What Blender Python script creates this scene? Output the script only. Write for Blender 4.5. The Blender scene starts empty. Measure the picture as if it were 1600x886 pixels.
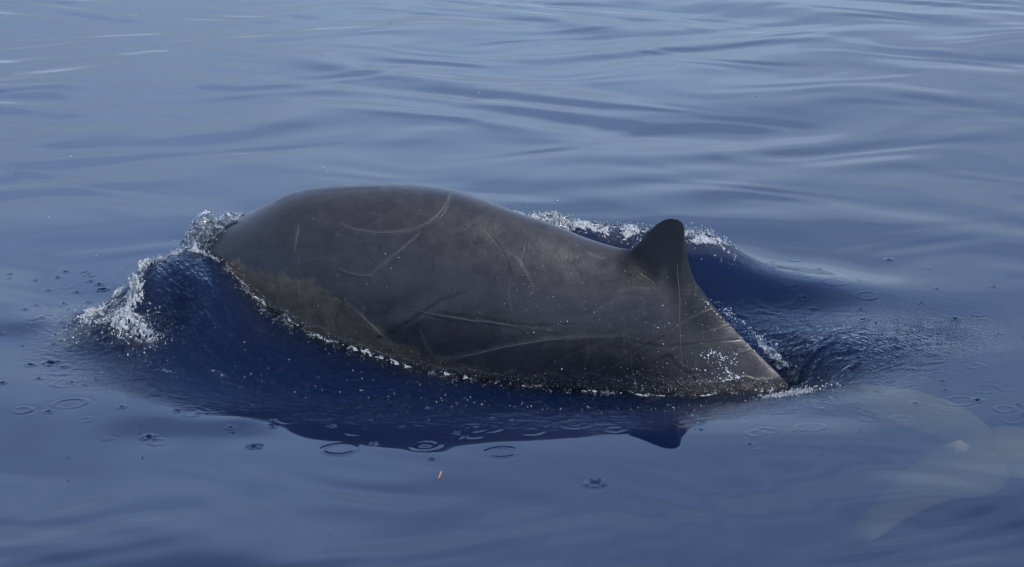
import bpy, bmesh, math, random
import numpy as np
from mathutils import Vector

SC = bpy.context.scene
COL = SC.collection
random.seed(7)
rng = np.random.default_rng(11)

# ------------------------------------------------------------------ camera
CAM_H = 3.2
PITCH = 14.5
LENS = 84.0
F = LENS / 36.0 * 1600.0
cam_d = bpy.data.cameras.new('camera')
cam = bpy.data.objects.new('camera', cam_d)
COL.objects.link(cam)
cam.location = (0, 0, CAM_H)
cam.rotation_euler = (math.radians(90 - PITCH), 0, 0)
cam_d.lens = LENS
cam_d.sensor_width = 36
cam_d.clip_start = 0.1
cam_d.clip_end = 20000
SC.camera = cam

# ------------------------------------------------------------------ light
SUN_EL, SUN_AZ = 55.0, 101.0      # azimuth clockwise from +Y (away from the camera)
w = bpy.data.worlds.new('World')
SC.world = w
w.use_nodes = True
nt = w.node_tree
nt.nodes.clear()
sky = nt.nodes.new('ShaderNodeTexSky')
sky.sky_type = 'NISHITA'
sky.sun_disc = False
sky.sun_elevation = math.radians(SUN_EL)
sky.sun_rotation = math.radians(SUN_AZ)
sky.air_density = 1.0
sky.dust_density = 0.2
sky.ozone_density = 2.0
bg = nt.nodes.new('ShaderNodeBackground')
bg.inputs[1].default_value = 0.15
wo = nt.nodes.new('ShaderNodeOutputWorld')
# pale haze over the lower sky, with faint uneven cloud in it
_tc = nt.nodes.new('ShaderNodeTexCoord')
_sx = nt.nodes.new('ShaderNodeSeparateXYZ'); nt.links.new(_tc.outputs['Generated'], _sx.inputs[0])
def _mr(src, a, b, c, d):
    n = nt.nodes.new('ShaderNodeMapRange'); n.interpolation_type = 'SMOOTHSTEP'
    for i, q in enumerate((a, b, c, d)): n.inputs[i + 1].default_value = q
    nt.links.new(src, n.inputs[0]); return n.outputs[0]
def _mix(f, a, b, blend='MIX'):
    n = nt.nodes.new('ShaderNodeMix'); n.data_type = 'RGBA'; n.blend_type = blend
    for k_, q in ((0, f), (6, a), (7, b)):
        if isinstance(q, tuple): n.inputs[k_].default_value = (*q, 1)
        elif isinstance(q, float): n.inputs[k_].default_value = q
        else: nt.links.new(q, n.inputs[k_])
    return n.outputs[2]
_veil = _mix(_mr(_sx.outputs[2], .08, .42, 0, 1), (3.2, 4.35, 6.0), (2.95, 4.6, 8.1))
_cn = nt.nodes.new('ShaderNodeTexNoise'); _cn.inputs['Scale'].default_value = 3.2; _cn.inputs['Detail'].default_value = 3
_mp = nt.nodes.new('ShaderNodeMapping'); _mp.inputs['Scale'].default_value = (1, 1, 3)
nt.links.new(_tc.outputs['Generated'], _mp.inputs[0]); nt.links.new(_mp.outputs[0], _cn.inputs['Vector'])
_cl = _mr(_cn.outputs[0], .3, .7, .82, 1.18)
_vm = nt.nodes.new('ShaderNodeVectorMath'); _vm.operation = 'SCALE'
nt.links.new(_veil, _vm.inputs[0]); nt.links.new(_cl, _vm.inputs['Scale'])
_skyc = _mix(_mr(_sx.outputs[2], .36, .80, .96, .10), sky.outputs[0], _vm.outputs[0])
nt.links.new(_skyc, bg.inputs[0])
nt.links.new(bg.outputs[0], wo.inputs[0])

sl = bpy.data.lights.new('sun', 'SUN')
sl.energy = 3.2
sl.angle = math.radians(0.5)
sl.color = (1.0, 0.95, 0.88)
sun = bpy.data.objects.new('sun', sl)
COL.objects.link(sun)
el, az = math.radians(SUN_EL), math.radians(SUN_AZ)
sd = Vector((math.sin(az) * math.cos(el), math.cos(az) * math.cos(el), math.sin(el)))
sun.rotation_euler = sd.to_track_quat('Z', 'Y').to_euler()
sun.location = sd * 30

SC.view_settings.view_transform = 'Standard'
SC.view_settings.look = 'None'
SC.view_settings.exposure = 0.3
SC.view_settings.gamma = 1.0
SC.cycles.use_denoising = True
SC.cycles.max_bounces = 8
SC.cycles.volume_bounces = 1
SC.cycles.transparent_max_bounces = 10
SC.cycles.caustics_reflective = False
SC.cycles.caustics_refractive = False

# ------------------------------------------------------------------ camera geometry used to survey the place
cp, sp = math.cos(math.radians(PITCH)), math.sin(math.radians(PITCH))


def ray(px, py):
    u = (np.asarray(px, float) - 800) / F
    v = (443 - np.asarray(py, float)) / F
    # camera basis: right (1,0,0), up (0,sp,cp), forward (0,cp,-sp)
    return np.stack([u, cp + v * sp, -sp + v * cp], -1)


def at_z(px, py, z):
    d = ray(px, py)
    t = (z - CAM_H) / d[..., 2]
    return np.stack([d[..., 0] * t, d[..., 1] * t, np.broadcast_to(z, t.shape) + 0 * t], -1)


def at_y(px, py, y):
    d = ray(px, py)
    t = y / d[..., 1]
    return np.stack([d[..., 0] * t, d[..., 1] * t, CAM_H + d[..., 2] * t], -1)


def project(P):
    x, y, z = P[..., 0], P[..., 1], P[..., 2] - CAM_H
    f = y * cp - z * sp
    return 800 + F * x / f, 443 - F * (y * sp + z * cp) / f


# ------------------------------------------------------------------ noise and curves
class Noise:
    """smooth band-limited noise: a warped sum of sines"""
    def __init__(self, seed, wl0, wl1, n=28, aniso=1.0, warp=0.25):
        r = np.random.default_rng(seed)
        wl = wl0 * (wl1 / wl0) ** r.random(n)
        a = r.random(n) * 2 * math.pi
        k = 2 * math.pi / wl
        self.kx, self.ky = k * np.cos(a) * aniso, k * np.sin(a)
        self.ph = r.random(n) * 2 * math.pi
        self.amp = (wl / wl1) ** 0.9
        self.amp /= math.sqrt((self.amp ** 2).sum() / 2)
        self.w = warp * wl1
        self.wk = 2 * math.pi / (wl1 * 2.3)
        self.wp = r.random(4) * 6

    def __call__(self, x, y):
        xw = x + self.w * np.sin(self.wk * y + self.wp[0] + 1.3 * np.sin(self.wk * x * .7 + self.wp[1]))
        yw = y + self.w * np.sin(self.wk * x + self.wp[2] + 1.3 * np.sin(self.wk * y * .8 + self.wp[3]))
        o = np.zeros_like(xw)
        for kx, ky, p, a in zip(self.kx, self.ky, self.ph, self.amp):
            o += a * np.sin(kx * xw + ky * yw + p)
        return o


def sm(a, b, x):
    t = np.clip((x - a) / (b - a), 0, 1)
    return t * t * (3 - 2 * t)


def poly_dist(px, py, pts, closed=False):
    """distance to a polyline, and the parameter 0..1 along it"""
    pts = np.asarray(pts, float)
    best = np.full(px.shape, 1e9)
    par = np.zeros(px.shape)
    seg = np.hypot(*(pts[1:] - pts[:-1]).T)
    cum = np.concatenate([[0], np.cumsum(seg)])
    for i in range(len(pts) - 1):
        a, b = pts[i], pts[i + 1]
        d = b - a
        t = np.clip(((px - a[0]) * d[0] + (py - a[1]) * d[1]) / (d @ d + 1e-12), 0, 1)
        q = np.hypot(px - a[0] - t * d[0], py - a[1] - t * d[1])
        m = q < best
        best = np.where(m, q, best)
        par = np.where(m, (cum[i] + t * seg[i]) / cum[-1], par)
    return best, par


def smooth_curve(pts, n):
    """resample a polyline through a Catmull-Rom spline"""
    pts = np.asarray(pts, float)
    P = np.vstack([2 * pts[0] - pts[1], pts, 2 * pts[-1] - pts[-2]])
    t = np.linspace(0, len(pts) - 1 - 1e-9, n)
    i = t.astype(int)
    f = (t - i)[:, None]
    a, b, c, d = P[i], P[i + 1], P[i + 2], P[i + 3]
    return .5 * (2 * b + (c - a) * f + (2 * a - 5 * b + 4 * c - d) * f ** 2 + (3 * b - a - 3 * c + d) * f ** 3)


def hermite(xs, ys, x):
    """monotone-ish smooth interpolation (PCHIP)"""
    xs, ys = np.asarray(xs, float), np.asarray(ys, float)
    h = np.diff(xs)
    s = np.diff(ys) / h
    m = np.zeros_like(ys)
    m[0], m[-1] = s[0], s[-1]
    for k in range(1, len(xs) - 1):
        if s[k - 1] * s[k] > 0:
            w1, w2 = 2 * h[k] + h[k - 1], h[k] + 2 * h[k - 1]
            m[k] = (w1 + w2) / (w1 / s[k - 1] + w2 / s[k])
    i = np.clip(np.searchsorted(xs, x) - 1, 0, len(xs) - 2)
    t = np.clip((x - xs[i]) / h[i], 0, 1)
    return ((2 * t ** 3 - 3 * t ** 2 + 1) * ys[i] + (t ** 3 - 2 * t ** 2 + t) * h[i] * m[i]
            + (-2 * t ** 3 + 3 * t ** 2) * ys[i + 1] + (t ** 3 - t ** 2) * h[i] * m[i + 1])


# ------------------------------------------------------------------ mesh helpers
def mesh_np(name, V, Q, smooth=True):
    """mesh from arrays; Q is an (n,3) or (n,4) array"""
    me = bpy.data.meshes.new(name)
    V = np.ascontiguousarray(V, dtype=np.float32)
    Q = np.ascontiguousarray(Q, dtype=np.int32)
    k = Q.shape[1]
    me.vertices.add(len(V))
    me.vertices.foreach_set('co', V.ravel())
    me.loops.add(Q.size)
    me.loops.foreach_set('vertex_index', Q.ravel())
    me.polygons.add(len(Q))
    me.polygons.foreach_set('loop_start', np.arange(0, Q.size, k, dtype=np.int32))
    me.polygons.foreach_set('loop_total', np.full(len(Q), k, dtype=np.int32))
    me.polygons.foreach_set('use_smooth', np.full(len(Q), smooth, dtype=bool))
    me.update(calc_edges=True)
    me.validate()
    return me


def attr(me, name, val):
    a = me.attributes.new(name, 'FLOAT', 'POINT')
    a.data.foreach_set('value', np.ascontiguousarray(val, dtype=np.float32).ravel())


def grid_quads(nu, nv, wrap_v=False):
    i = np.arange(nu - 1)[:, None]
    j = np.arange(nv if wrap_v else nv - 1)[None, :]
    j2 = (j + 1) % nv
    return np.stack([i * nv + j, (i + 1) * nv + j, (i + 1) * nv + j2, i * nv + j2], -1).reshape(-1, 4)


def link(name, me, mat, parent=None, label=None, cat=None, kind=None, group=None):
    o = bpy.data.objects.new(name, me)
    if mat is not None:
        me.materials.append(mat)
    COL.objects.link(o)
    if parent is not None:
        o.parent = parent
        o.matrix_parent_inverse = parent.matrix_basis.inverted()
    if label: o['label'] = label
    if cat: o['category'] = cat
    if kind: o['kind'] = kind
    if group: o['group'] = group
    return o


def empty(name, loc, label, cat, group=None):
    o = bpy.data.objects.new(name, None)
    o.empty_display_size = .2
    COL.objects.link(o)
    o.location = loc
    o['label'] = label
    o['category'] = cat
    if group: o['group'] = group
    return o


# ------------------------------------------------------------------ node helpers
def new_mat(name):
    m = bpy.data.materials.new(name)
    m.use_nodes = True
    m.node_tree.nodes.clear()
    return m, m.node_tree


def nd(t, typ, **kw):
    n = t.nodes.new(typ)
    for k, v in kw.items():
        if k == 'ins':
            for a, b in v.items():
                n.inputs[a].default_value = b
        else:
            setattr(n, k, v)
    return n


def math_n(t, op, a, b=None, clamp=False):
    n = t.nodes.new('ShaderNodeMath')
    n.operation = op
    n.use_clamp = clamp
    for i, q in enumerate((a, b)):
        if q is None: continue
        if isinstance(q, (int, float)): n.inputs[i].default_value = q
        else: t.links.new(q, n.inputs[i])
    return n.outputs[0]


def attr_n(t, name):
    n = t.nodes.new('ShaderNodeAttribute')
    n.attribute_name = name
    return n.outputs['Fac']


def noise_n(t, scale, detail=3, rough=.5, vec=None, typ='ShaderNodeTexNoise'):
    n = t.nodes.new(typ)
    n.inputs['Scale'].default_value = scale
    if 'Detail' in n.inputs: n.inputs['Detail'].default_value = detail
    if 'Roughness' in n.inputs: n.inputs['Roughness'].default_value = rough
    if vec is not None: t.links.new(vec, n.inputs['Vector'])
    return n


def map_n(t, vec, scale, rot=(0, 0, 0)):
    n = t.nodes.new('ShaderNodeMapping')
    n.inputs['Scale'].default_value = scale
    n.inputs['Rotation'].default_value = rot
    t.links.new(vec, n.inputs['Vector'])
    return n.outputs[0]


def ramp_n(t, fac, stops):
    n = t.nodes.new('ShaderNodeValToRGB')
    e = n.color_ramp.elements
    while len(e) < len(stops): e.new(.5)
    for q, (p, c) in zip(e, stops):
        q.position = p
        q.color = (c[0], c[1], c[2], 1) if not isinstance(c, (int, float)) else (c, c, c, 1)
    t.links.new(fac, n.inputs[0])
    return n.outputs[0]


def mix_c(t, fac, a, b, blend='MIX'):
    n = t.nodes.new('ShaderNodeMix')
    n.data_type = 'RGBA'
    n.blend_type = blend
    for s, q in ((n.inputs[0], fac), (n.inputs[6], a), (n.inputs[7], b)):
        if isinstance(q, (int, float)): s.default_value = q
        elif isinstance(q, tuple): s.default_value = (*q, 1)
        else: t.links.new(q, s)
    return n.outputs[2]


# ------------------------------------------------------------------ materials
def skin_material():
    m, t = new_mat('whale_skin')
    L = t.links.new
    tc = nd(t, 'ShaderNodeTexCoord').outputs['Object']
    n1 = noise_n(t, 2.2, 5, .6, tc)
    n2 = noise_n(t, 14, 5, .62, tc)
    n3 = noise_n(t, 90, 3, .6, tc)
    base = ramp_n(t, n1.outputs[0], [(.3, (.028, .0255, .0285)), (.55, (.044, .0395, .042)), (.75, (.060, .053, .053))])
    base = mix_c(t, .35, base, ramp_n(t, n2.outputs[0], [(.3, (.020, .018, .020)), (.7, (.070, .062, .062))]))
    base = mix_c(t, math_n(t, 'MULTIPLY', attr_n(t, 'brown'), .85), base,
                 ramp_n(t, n2.outputs[0], [(.3, (.068, .047, .031)), (.7, (.150, .108, .076))]))
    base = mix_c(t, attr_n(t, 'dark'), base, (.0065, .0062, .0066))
    base = mix_c(t, attr_n(t, 'scar'), base, (.20, .185, .17))
    # tiny pale specks in scattered clusters
    v = noise_n(t, 75, vec=tc, typ='ShaderNodeTexVoronoi')
    spk = ramp_n(t, v.outputs['Distance'], [(.0, 1.0), (.11, 0.0)])
    nsel = noise_n(t, 4.5, 2, .5, tc)
    spk = math_n(t, 'MULTIPLY', spk, ramp_n(t, nsel.outputs[0], [(.5, 0.0), (.62, .35)]))
    base = mix_c(t, spk, base, (.26, .24, .22))
    b = nd(t, 'ShaderNodeBsdfPrincipled')
    L(base, b.inputs['Base Color'])
    b.inputs['IOR'].default_value = 1.36
    r = ramp_n(t, n2.outputs[0], [(.3, .27), (.7, .41)])
    r = math_n(t, 'SUBTRACT', r, math_n(t, 'MULTIPLY', attr_n(t, 'film'), .24))
    L(r, b.inputs['Roughness'])
    # relief: soft lumps, fine grain, streaming water film near the waterline
    film = noise_n(t, 95, 3, .7, tc)
    h = math_n(t, 'ADD', math_n(t, 'MULTIPLY', n2.outputs[0], .0035), math_n(t, 'MULTIPLY', n3.outputs[0], .0012))
    h = math_n(t, 'ADD', h, math_n(t, 'MULTIPLY', math_n(t, 'MULTIPLY', film.outputs[0], attr_n(t, 'film')), .016))
    bp = nd(t, 'ShaderNodeBump', ins={'Strength': .8, 'Distance': 1.0})
    L(h, bp.inputs['Height'])
    L(bp.outputs[0], b.inputs['Normal'])
    o = nd(t, 'ShaderNodeOutputMaterial')
    L(b.outputs[0], o.inputs[0])
    return m


def plain(name, col, rough=.4, ior=1.36, bump=0.0):
    m, t = new_mat(name)
    tc = nd(t, 'ShaderNodeTexCoord').outputs['Object']
    n = noise_n(t, 60, 3, .6, tc)
    b = nd(t, 'ShaderNodeBsdfPrincipled', ins={'Roughness': rough, 'IOR': ior})
    c = mix_c(t, n.outputs[0], tuple(q * .7 for q in col), tuple(min(1, q * 1.3) for q in col))
    t.links.new(c, b.inputs['Base Color'])
    if bump:
        bp = nd(t, 'ShaderNodeBump', ins={'Strength': .6, 'Distance': bump})
        t.links.new(n.outputs[0], bp.inputs['Height'])
        t.links.new(bp.outputs[0], b.inputs['Normal'])
    o = nd(t, 'ShaderNodeOutputMaterial')
    t.links.new(b.outputs[0], o.inputs[0])
    return m


def foam_material():
    """whitened, bubbly water"""
    m, t = new_mat('foam')
    L = t.links.new
    tc = nd(t, 'ShaderNodeTexCoord').outputs['Object']
    n = noise_n(t, 130, 3, .7, tc)
    n5 = noise_n(t, 70, 5, .75, tc)
    bpf = nd(t, 'ShaderNodeBump', ins={'Strength': 1.0, 'Distance': .02})
    L(n5.outputs[0], bpf.inputs['Height'])
    d = nd(t, 'ShaderNodeBsdfDiffuse')
    L(bpf.outputs[0], d.inputs['Normal'])
    L(ramp_n(t, n.outputs[0], [(.3, (.76, .81, .86)), (.6, (.93, .94, .95))]), d.inputs['Color'])
    tr = nd(t, 'ShaderNodeBsdfTransparent', ins={'Color': (.8, .88, .95, 1)})
    tl = nd(t, 'ShaderNodeBsdfTranslucent', ins={'Color': (.55, .65, .75, 1)})
    g = nd(t, 'ShaderNodeBsdfGlossy', ins={'Roughness': .16})
    L(bpf.outputs[0], g.inputs['Normal'])
    m1 = nd(t, 'ShaderNodeMixShader', ins={0: .3}); L(d.outputs[0], m1.inputs[1]); L(tl.outputs[0], m1.inputs[2])
    m2 = nd(t, 'ShaderNodeMixShader'); L(ramp_n(t, n.outputs[0], [(.40, .65), (.54, .0)]), m2.inputs[0])
    L(m1.outputs[0], m2.inputs[1]); L(tr.outputs[0], m2.inputs[2])
    fr = nd(t, 'ShaderNodeFresnel', ins={'IOR': 1.33})
    m3 = nd(t, 'ShaderNodeMixShader'); L(math_n(t, 'ADD', fr.outputs[0], .04), m3.inputs[0])
    L(m2.outputs[0], m3.inputs[1]); L(g.outputs[0], m3.inputs[2])
    o = nd(t, 'ShaderNodeOutputMaterial')
    L(m3.outputs[0], o.inputs[0])
    return m


def drop_material():
    m, t = new_mat('water_drop')
    L = t.links.new
    d = nd(t, 'ShaderNodeBsdfDiffuse', ins={'Color': (.55, .62, .7, 1)})
    tr = nd(t, 'ShaderNodeBsdfTransparent', ins={'Color': (.75, .85, .95, 1)})
    g = nd(t, 'ShaderNodeBsdfGlossy', ins={'Roughness': .15})
    m2 = nd(t, 'ShaderNodeMixShader', ins={0: .55}); L(d.outputs[0], m2.inputs[1]); L(tr.outputs[0], m2.inputs[2])
    fr = nd(t, 'ShaderNodeFresnel', ins={'IOR': 1.33})
    m3 = nd(t, 'ShaderNodeMixShader'); L(math_n(t, 'ADD', fr.outputs[0], .1), m3.inputs[0])
    L(m2.outputs[0], m3.inputs[1]); L(g.outputs[0], m3.inputs[2])
    o = nd(t, 'ShaderNodeOutputMaterial')
    L(m3.outputs[0], o.inputs[0])
    return m


def bead_glint_material():
    m, t = new_mat('skin_bead_glint')
    d = nd(t, 'ShaderNodeBsdfDiffuse', ins={'Color': (.85, .87, .9, 1)})  # white colour stands in for sun glints on wet skin
    g = nd(t, 'ShaderNodeBsdfGlossy', ins={'Roughness': .38})
    m2 = nd(t, 'ShaderNodeMixShader', ins={0: .5})
    t.links.new(d.outputs[0], m2.inputs[1]); t.links.new(g.outputs[0], m2.inputs[2])
    o = nd(t, 'ShaderNodeOutputMaterial')
    t.links.new(m2.outputs[0], o.inputs[0])
    return m


def sea_material():
    m, t = new_mat('sea_water')
    L = t.links.new
    tc = nd(t, 'ShaderNodeTexCoord').outputs['Object']
    # fine ripples; 'ripple' says where the water is ruffled
    a = noise_n(t, 26, 3, .55, map_n(t, tc, (.55, 1.0, 1.0), (0, 0, .35)))
    b = noise_n(t, 70, 3, .6, map_n(t, tc, (.6, 1.0, 1.0), (0, 0, .35)))
    c = noise_n(t, 5.5, 3, .5, tc)
    fine = math_n(t, 'ADD', math_n(t, 'MULTIPLY', a.outputs[0], .015), math_n(t, 'MULTIPLY', b.outputs[0], .0075))
    fine = math_n(t, 'MULTIPLY', fine, attr_n(t, 'ripple'))
    streak = noise_n(t, 1.0, 4, .6, map_n(t, map_n(t, tc, (1, 1, 1), (0, 0, .85)), (7, 55, 20)))
    fine = math_n(t, 'ADD', fine, math_n(t, 'MULTIPLY', math_n(t, 'MULTIPLY', streak.outputs[0], attr_n(t, 'streak')), .034))
    fb = noise_n(t, 60, 4, .75, tc)
    fine = math_n(t, 'ADD', fine, math_n(t, 'MULTIPLY', math_n(t, 'MULTIPLY', fb.outputs[0], attr_n(t, 'foam')), .034))
    bp = nd(t, 'ShaderNodeBump', ins={'Strength': 1.0, 'Distance': 1.0})
    L(fine, bp.inputs['Height'])
    fr = nd(t, 'ShaderNodeFresnel', ins={'IOR': 1.333})
    L(bp.outputs[0], fr.inputs['Normal'])
    g = nd(t, 'ShaderNodeBsdfGlossy')
    L(math_n(t, 'ADD', math_n(t, 'MULTIPLY', attr_n(t, 'foam'), .2, clamp=True), .015), g.inputs['Roughness'])
    L(bp.outputs[0], g.inputs['Normal'])
    tr = nd(t, 'ShaderNodeBsdfTransparent')
    m1 = nd(t, 'ShaderNodeMixShader')
    L(fr.outputs[0], m1.inputs[0]); L(tr.outputs[0], m1.inputs[1]); L(g.outputs[0], m1.inputs[2])
    # froth
    d = nd(t, 'ShaderNodeBsdfDiffuse', ins={'Color': (.62, .68, .74, 1)})
    L(bp.outputs[0], d.inputs['Normal'])
    v = noise_n(t, 48, vec=tc, typ='ShaderNodeTexVoronoi')
    fm = noise_n(t, 38, 4, .7, tc)
    k = math_n(t, 'SUBTRACT', math_n(t, 'ADD', attr_n(t, 'foam'), math_n(t, 'MULTIPLY', fm.outputs[0], 1.6)), 1.42)
    k = math_n(t, 'MULTIPLY', k, 3.0, clamp=True)
    m2 = nd(t, 'ShaderNodeMixShader')
    L(math_n(t, 'MULTIPLY', k, .75), m2.inputs[0]); L(m1.outputs[0], m2.inputs[1]); L(d.outputs[0], m2.inputs[2])
    vol = nd(t, 'ShaderNodeVolumePrincipled', ins={'Color': (.0150, .048, .182, 1), 'Density': 5.5, 'Anisotropy': 0.0})
    o = nd(t, 'ShaderNodeOutputMaterial')
    L(m2.outputs[0], o.inputs[0])
    L(vol.outputs[0], o.inputs[1])
    m.cycles.homogeneous_volume = True if hasattr(m.cycles, 'homogeneous_volume') else True
    return m


SKIN = skin_material()
SKIN2 = plain('far_skin', (.076, .080, .054), .6)
FOAM = foam_material()
DROP = drop_material()
SEA = sea_material()
BEAD_GLINT = bead_glint_material()

# ------------------------------------------------------------------ the whale at the surface
YAW = math.radians(14.4)
UC, US = math.cos(YAW), math.sin(YAW)
O0 = np.array([-0.62, 11.73, 0.0])                # a point of the centre plane
DU = np.array([UC, -US, 0.0])                     # towards the tail
DV = np.array([US, UC, 0.0])                      # lateral, away from the camera


def px_uz(px, py):
    d = ray(px, py)
    c = np.array([0, 0, CAM_H])
    t = (O0 - c) @ DV / (d @ DV)
    P = c + d * t[..., None]
    return (P - O0) @ DU, P[..., 2]


# back outline, belly outline (both as seen), half width, keel sharpness
ST = [((272, 590), (280, 600), .02, 1.0), ((287, 545), (306, 590), .04, 1.0), ((303, 490), (335, 580), .07, 1.0),
      ((317, 432), (368, 575), .15, 1.0), ((329, 394), (400, 575), .26, 1.0), ((338, 369), (430, 603), .32, 1.0),
      ((354, 352), (460, 622), .355, 1.0), ((380, 336), (495, 640), .385, 1.0), ((420, 314), (540, 655), .415, 1.0),
      ((460, 298), (575, 662), .435, 1.0), ((510, 289), (610, 666), .45, 1.0), ((570, 286.5), (645, 668), .46, 1.0),
      ((620, 286.5), (672, 668), .46, 1.0), ((680, 292), (702, 665), .455, 1.0), ((740, 308), (733, 662), .44, 1.05),
      ((800, 330), (768, 658), .42, 1.1), ((860, 350), (803, 657), .395, 1.15), ((920, 374), (842, 658), .365, 1.2),
      ((960, 386), (872, 662), .34, 1.25), ((1000, 395), (903, 670), .31, 1.3), ((1045, 414), (936, 684), .275, 1.4),
      ((1085, 440), (968, 700), .245, 1.5), ((1103, 463), (993, 716), .225, 1.55), ((1127, 492), (1020, 735), .205, 1.6),
      ((1153, 521), (1046, 755), .185, 1.6), ((1183, 552), (1078, 775), .165, 1.6), ((1218, 586), (1118, 797), .145, 1.5),
      ((1250, 620), (1160, 815), .125, 1.4), ((1300, 668), (1235, 835), .10, 1.2), ((1380, 730), (1335, 850), .075, 1.1),
      ((1460, 775), (1430, 850), .05, 1.0), ((1520, 795), (1505, 835), .03, 1.0)]


def build_body():
    T = np.array([s[0] for s in ST], float)
    B = np.array([s[1] for s in ST], float)
    W = np.array([s[2] for s in ST])
    K = np.array([s[3] for s in ST])
    tu, tz = px_uz(T[:, 0], T[:, 1])
    bu, bz = px_uz(B[:, 0], B[:, 1])
    # the silhouette of a round back lies a little beyond its crest
    dl = np.radians(PITCH) - np.arctan((443 - T[:, 1]) / F)
    hb = .5 * np.hypot(tu - bu, tz - bz)
    crest = np.clip((1.35 - K) / .35, 0, 1)
    tz = tz - crest * (np.sqrt((W * np.sin(dl)) ** 2 + (hb * np.cos(dl)) ** 2) / np.cos(dl) - hb)
    s = np.concatenate([[0], np.cumsum(np.hypot(np.diff(T[:, 0]), np.diff(T[:, 1])))])
    # stations, dense where the body is out of the water
    q = np.concatenate([np.linspace(0, s[4], 60, endpoint=False), np.linspace(s[4], s[27], 820, endpoint=False),
                        np.linspace(s[27], s[-1], 90)])
    S = smooth_np = lambda y: hermite(s, y, q)
    TU, TZ, BU, BZ, WW, KK = S(tu), S(tz), S(bu), S(bz), S(W), S(K)
    # smooth the outlines a little along the body
    def blur(a, n=15):
        k = np.hanning(n + 2)[1:-1]; k /= k.sum()
        p = np.pad(a, (n // 2, n // 2), mode='reflect', reflect_type='odd')
        return np.convolve(p, k, 'valid')
    TU, TZ, BU, BZ, WW, KK = [blur(a, 21) for a in (TU, TZ, BU, BZ, WW, KK)]
    NV = 380
    f = np.linspace(0, 1, NV, endpoint=False)
    # angles: denser near the crest (0) and on the near side
    g = f * 2 * math.pi
    phi = g - .42 * np.sin(g)
    cph, sph = np.cos(phi), np.sin(phi)
    cu, cz = (TU + BU) / 2, (TZ + BZ) / 2
    hu, hz = (TU - BU) / 2, (TZ - BZ) / 2
    lat = np.sign(sph)[None] * np.abs(sph)[None] ** np.where(cph[None] > 0, KK[:, None], 1.0)
    u = cu[:, None] + hu[:, None] * cph
    z = cz[:, None] + hz[:, None] * cph
    v = WW[:, None] * lat * (1 + .05 * (1 - cph) * 0)
    # dorsal fin: lift the crest along the fin's own outline
    fin = np.array([(962, 386), (985, 389.5), (1000, 377), (1013, 363), (1026, 350.5), (1038, 343.5), (1049, 341.5), (1060, 343.5),
                    (1067, 349), (1069.5, 358), (1070, 372), (1071, 390), (1077, 416), (1086, 441), (1100, 463)], float)
    fu, fz = px_uz(fin[:, 0], fin[:, 1])
    fu = np.maximum.accumulate(fu + np.arange(len(fu)) * 1e-5)
    ft = np.interp(u, fu, fz)
    crest_z = np.interp(u, TU[np.argsort(TU)], TZ[np.argsort(TU)])
    top = (cph > .25)[None]
    H = np.where(top, np.clip(ft - crest_z, 0, None) * sm(fu[0], fu[1], u) * (u < fu[-1]), 0)
    fw = .030 + .018 * np.clip(H / .2, 0, 1)
    g_ = np.exp(-(np.abs(v) / fw) ** 1.35)
    z = z + H * g_
    # a few large, soft undulations so that the flank is not a machined surface
    na = Noise(3, .25, .9, 14)
    v = v * (1 + .006 * na(u * 1.0, z + 3 + np.sign(v)))
    # crease that runs along the nape to the blowhole
    P = O0 + u[..., None] * DU + v[..., None] * DV + z[..., None] * np.array([0, 0, 1.0])
    return P, v, q


P, vlat, _q = build_body()
NU, NV = P.shape[:2]
bx, by = project(P)
near = (vlat < 0) | (np.abs(vlat) < .03)

# waterline along the near side (as surveyed)
WL = [(322, 400), (345, 408), (365, 428), (390, 455), (420, 478), (450, 497), (490, 518), (540, 538), (600, 556), (660, 573),
      (720, 585), (800, 597), (880, 606), (960, 612), (1040, 615), (1120, 613), (1180, 607), (1232, 599)]
wl_px = np.array(WL, float)

# patches of colour on the skin, with shade painted in at the fin, in the outline of the photograph
flat_x, flat_y = bx.ravel(), by.ravel()
nr = near.ravel()
n_a = Noise(5, .03, .2, 24)(P[..., 0].ravel(), P[..., 2].ravel() * 1.3)
bnd = np.interp(flat_x, [330, 350, 400, 450, 500, 530, 560, 600, 650, 700, 760, 850], [400, 405, 419, 430, 446, 468, 488, 520, 548, 560, 575, 600])
n_f = Noise(6, .012, .05, 24)(P[..., 0].ravel() * 1.6, P[..., 2].ravel())
brown = sm(-5, 6, flat_y - bnd + 3.5 * n_a + 2.5 * n_f) * nr
brown *= 1 - sm(620, 800, flat_x) * .6
wlrow = np.interp(flat_x, wl_px[:, 0], wl_px[:, 1])
bandh = np.interp(flat_x, [340, 500, 700, 850, 1000, 1150, 1240], [10, 8, 8, 22, 28, 24, 10])
film = sm(bandh, bandh * .55, (wlrow - flat_y) + 3 * n_a) * nr * (flat_y < wlrow + 25) * sm(315, 345, flat_x)
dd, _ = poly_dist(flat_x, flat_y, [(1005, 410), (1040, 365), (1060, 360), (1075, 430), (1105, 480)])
dark = sm(58, 22, dd) * .95  # shade of the upright fin, darkened into the skin colour
dd, _ = poly_dist(flat_x, flat_y, [(430, 316), (470, 300), (520, 296), (590, 293)])
dark = np.maximum(dark, sm(3.2, 1.0, dd) * .6)
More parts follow.
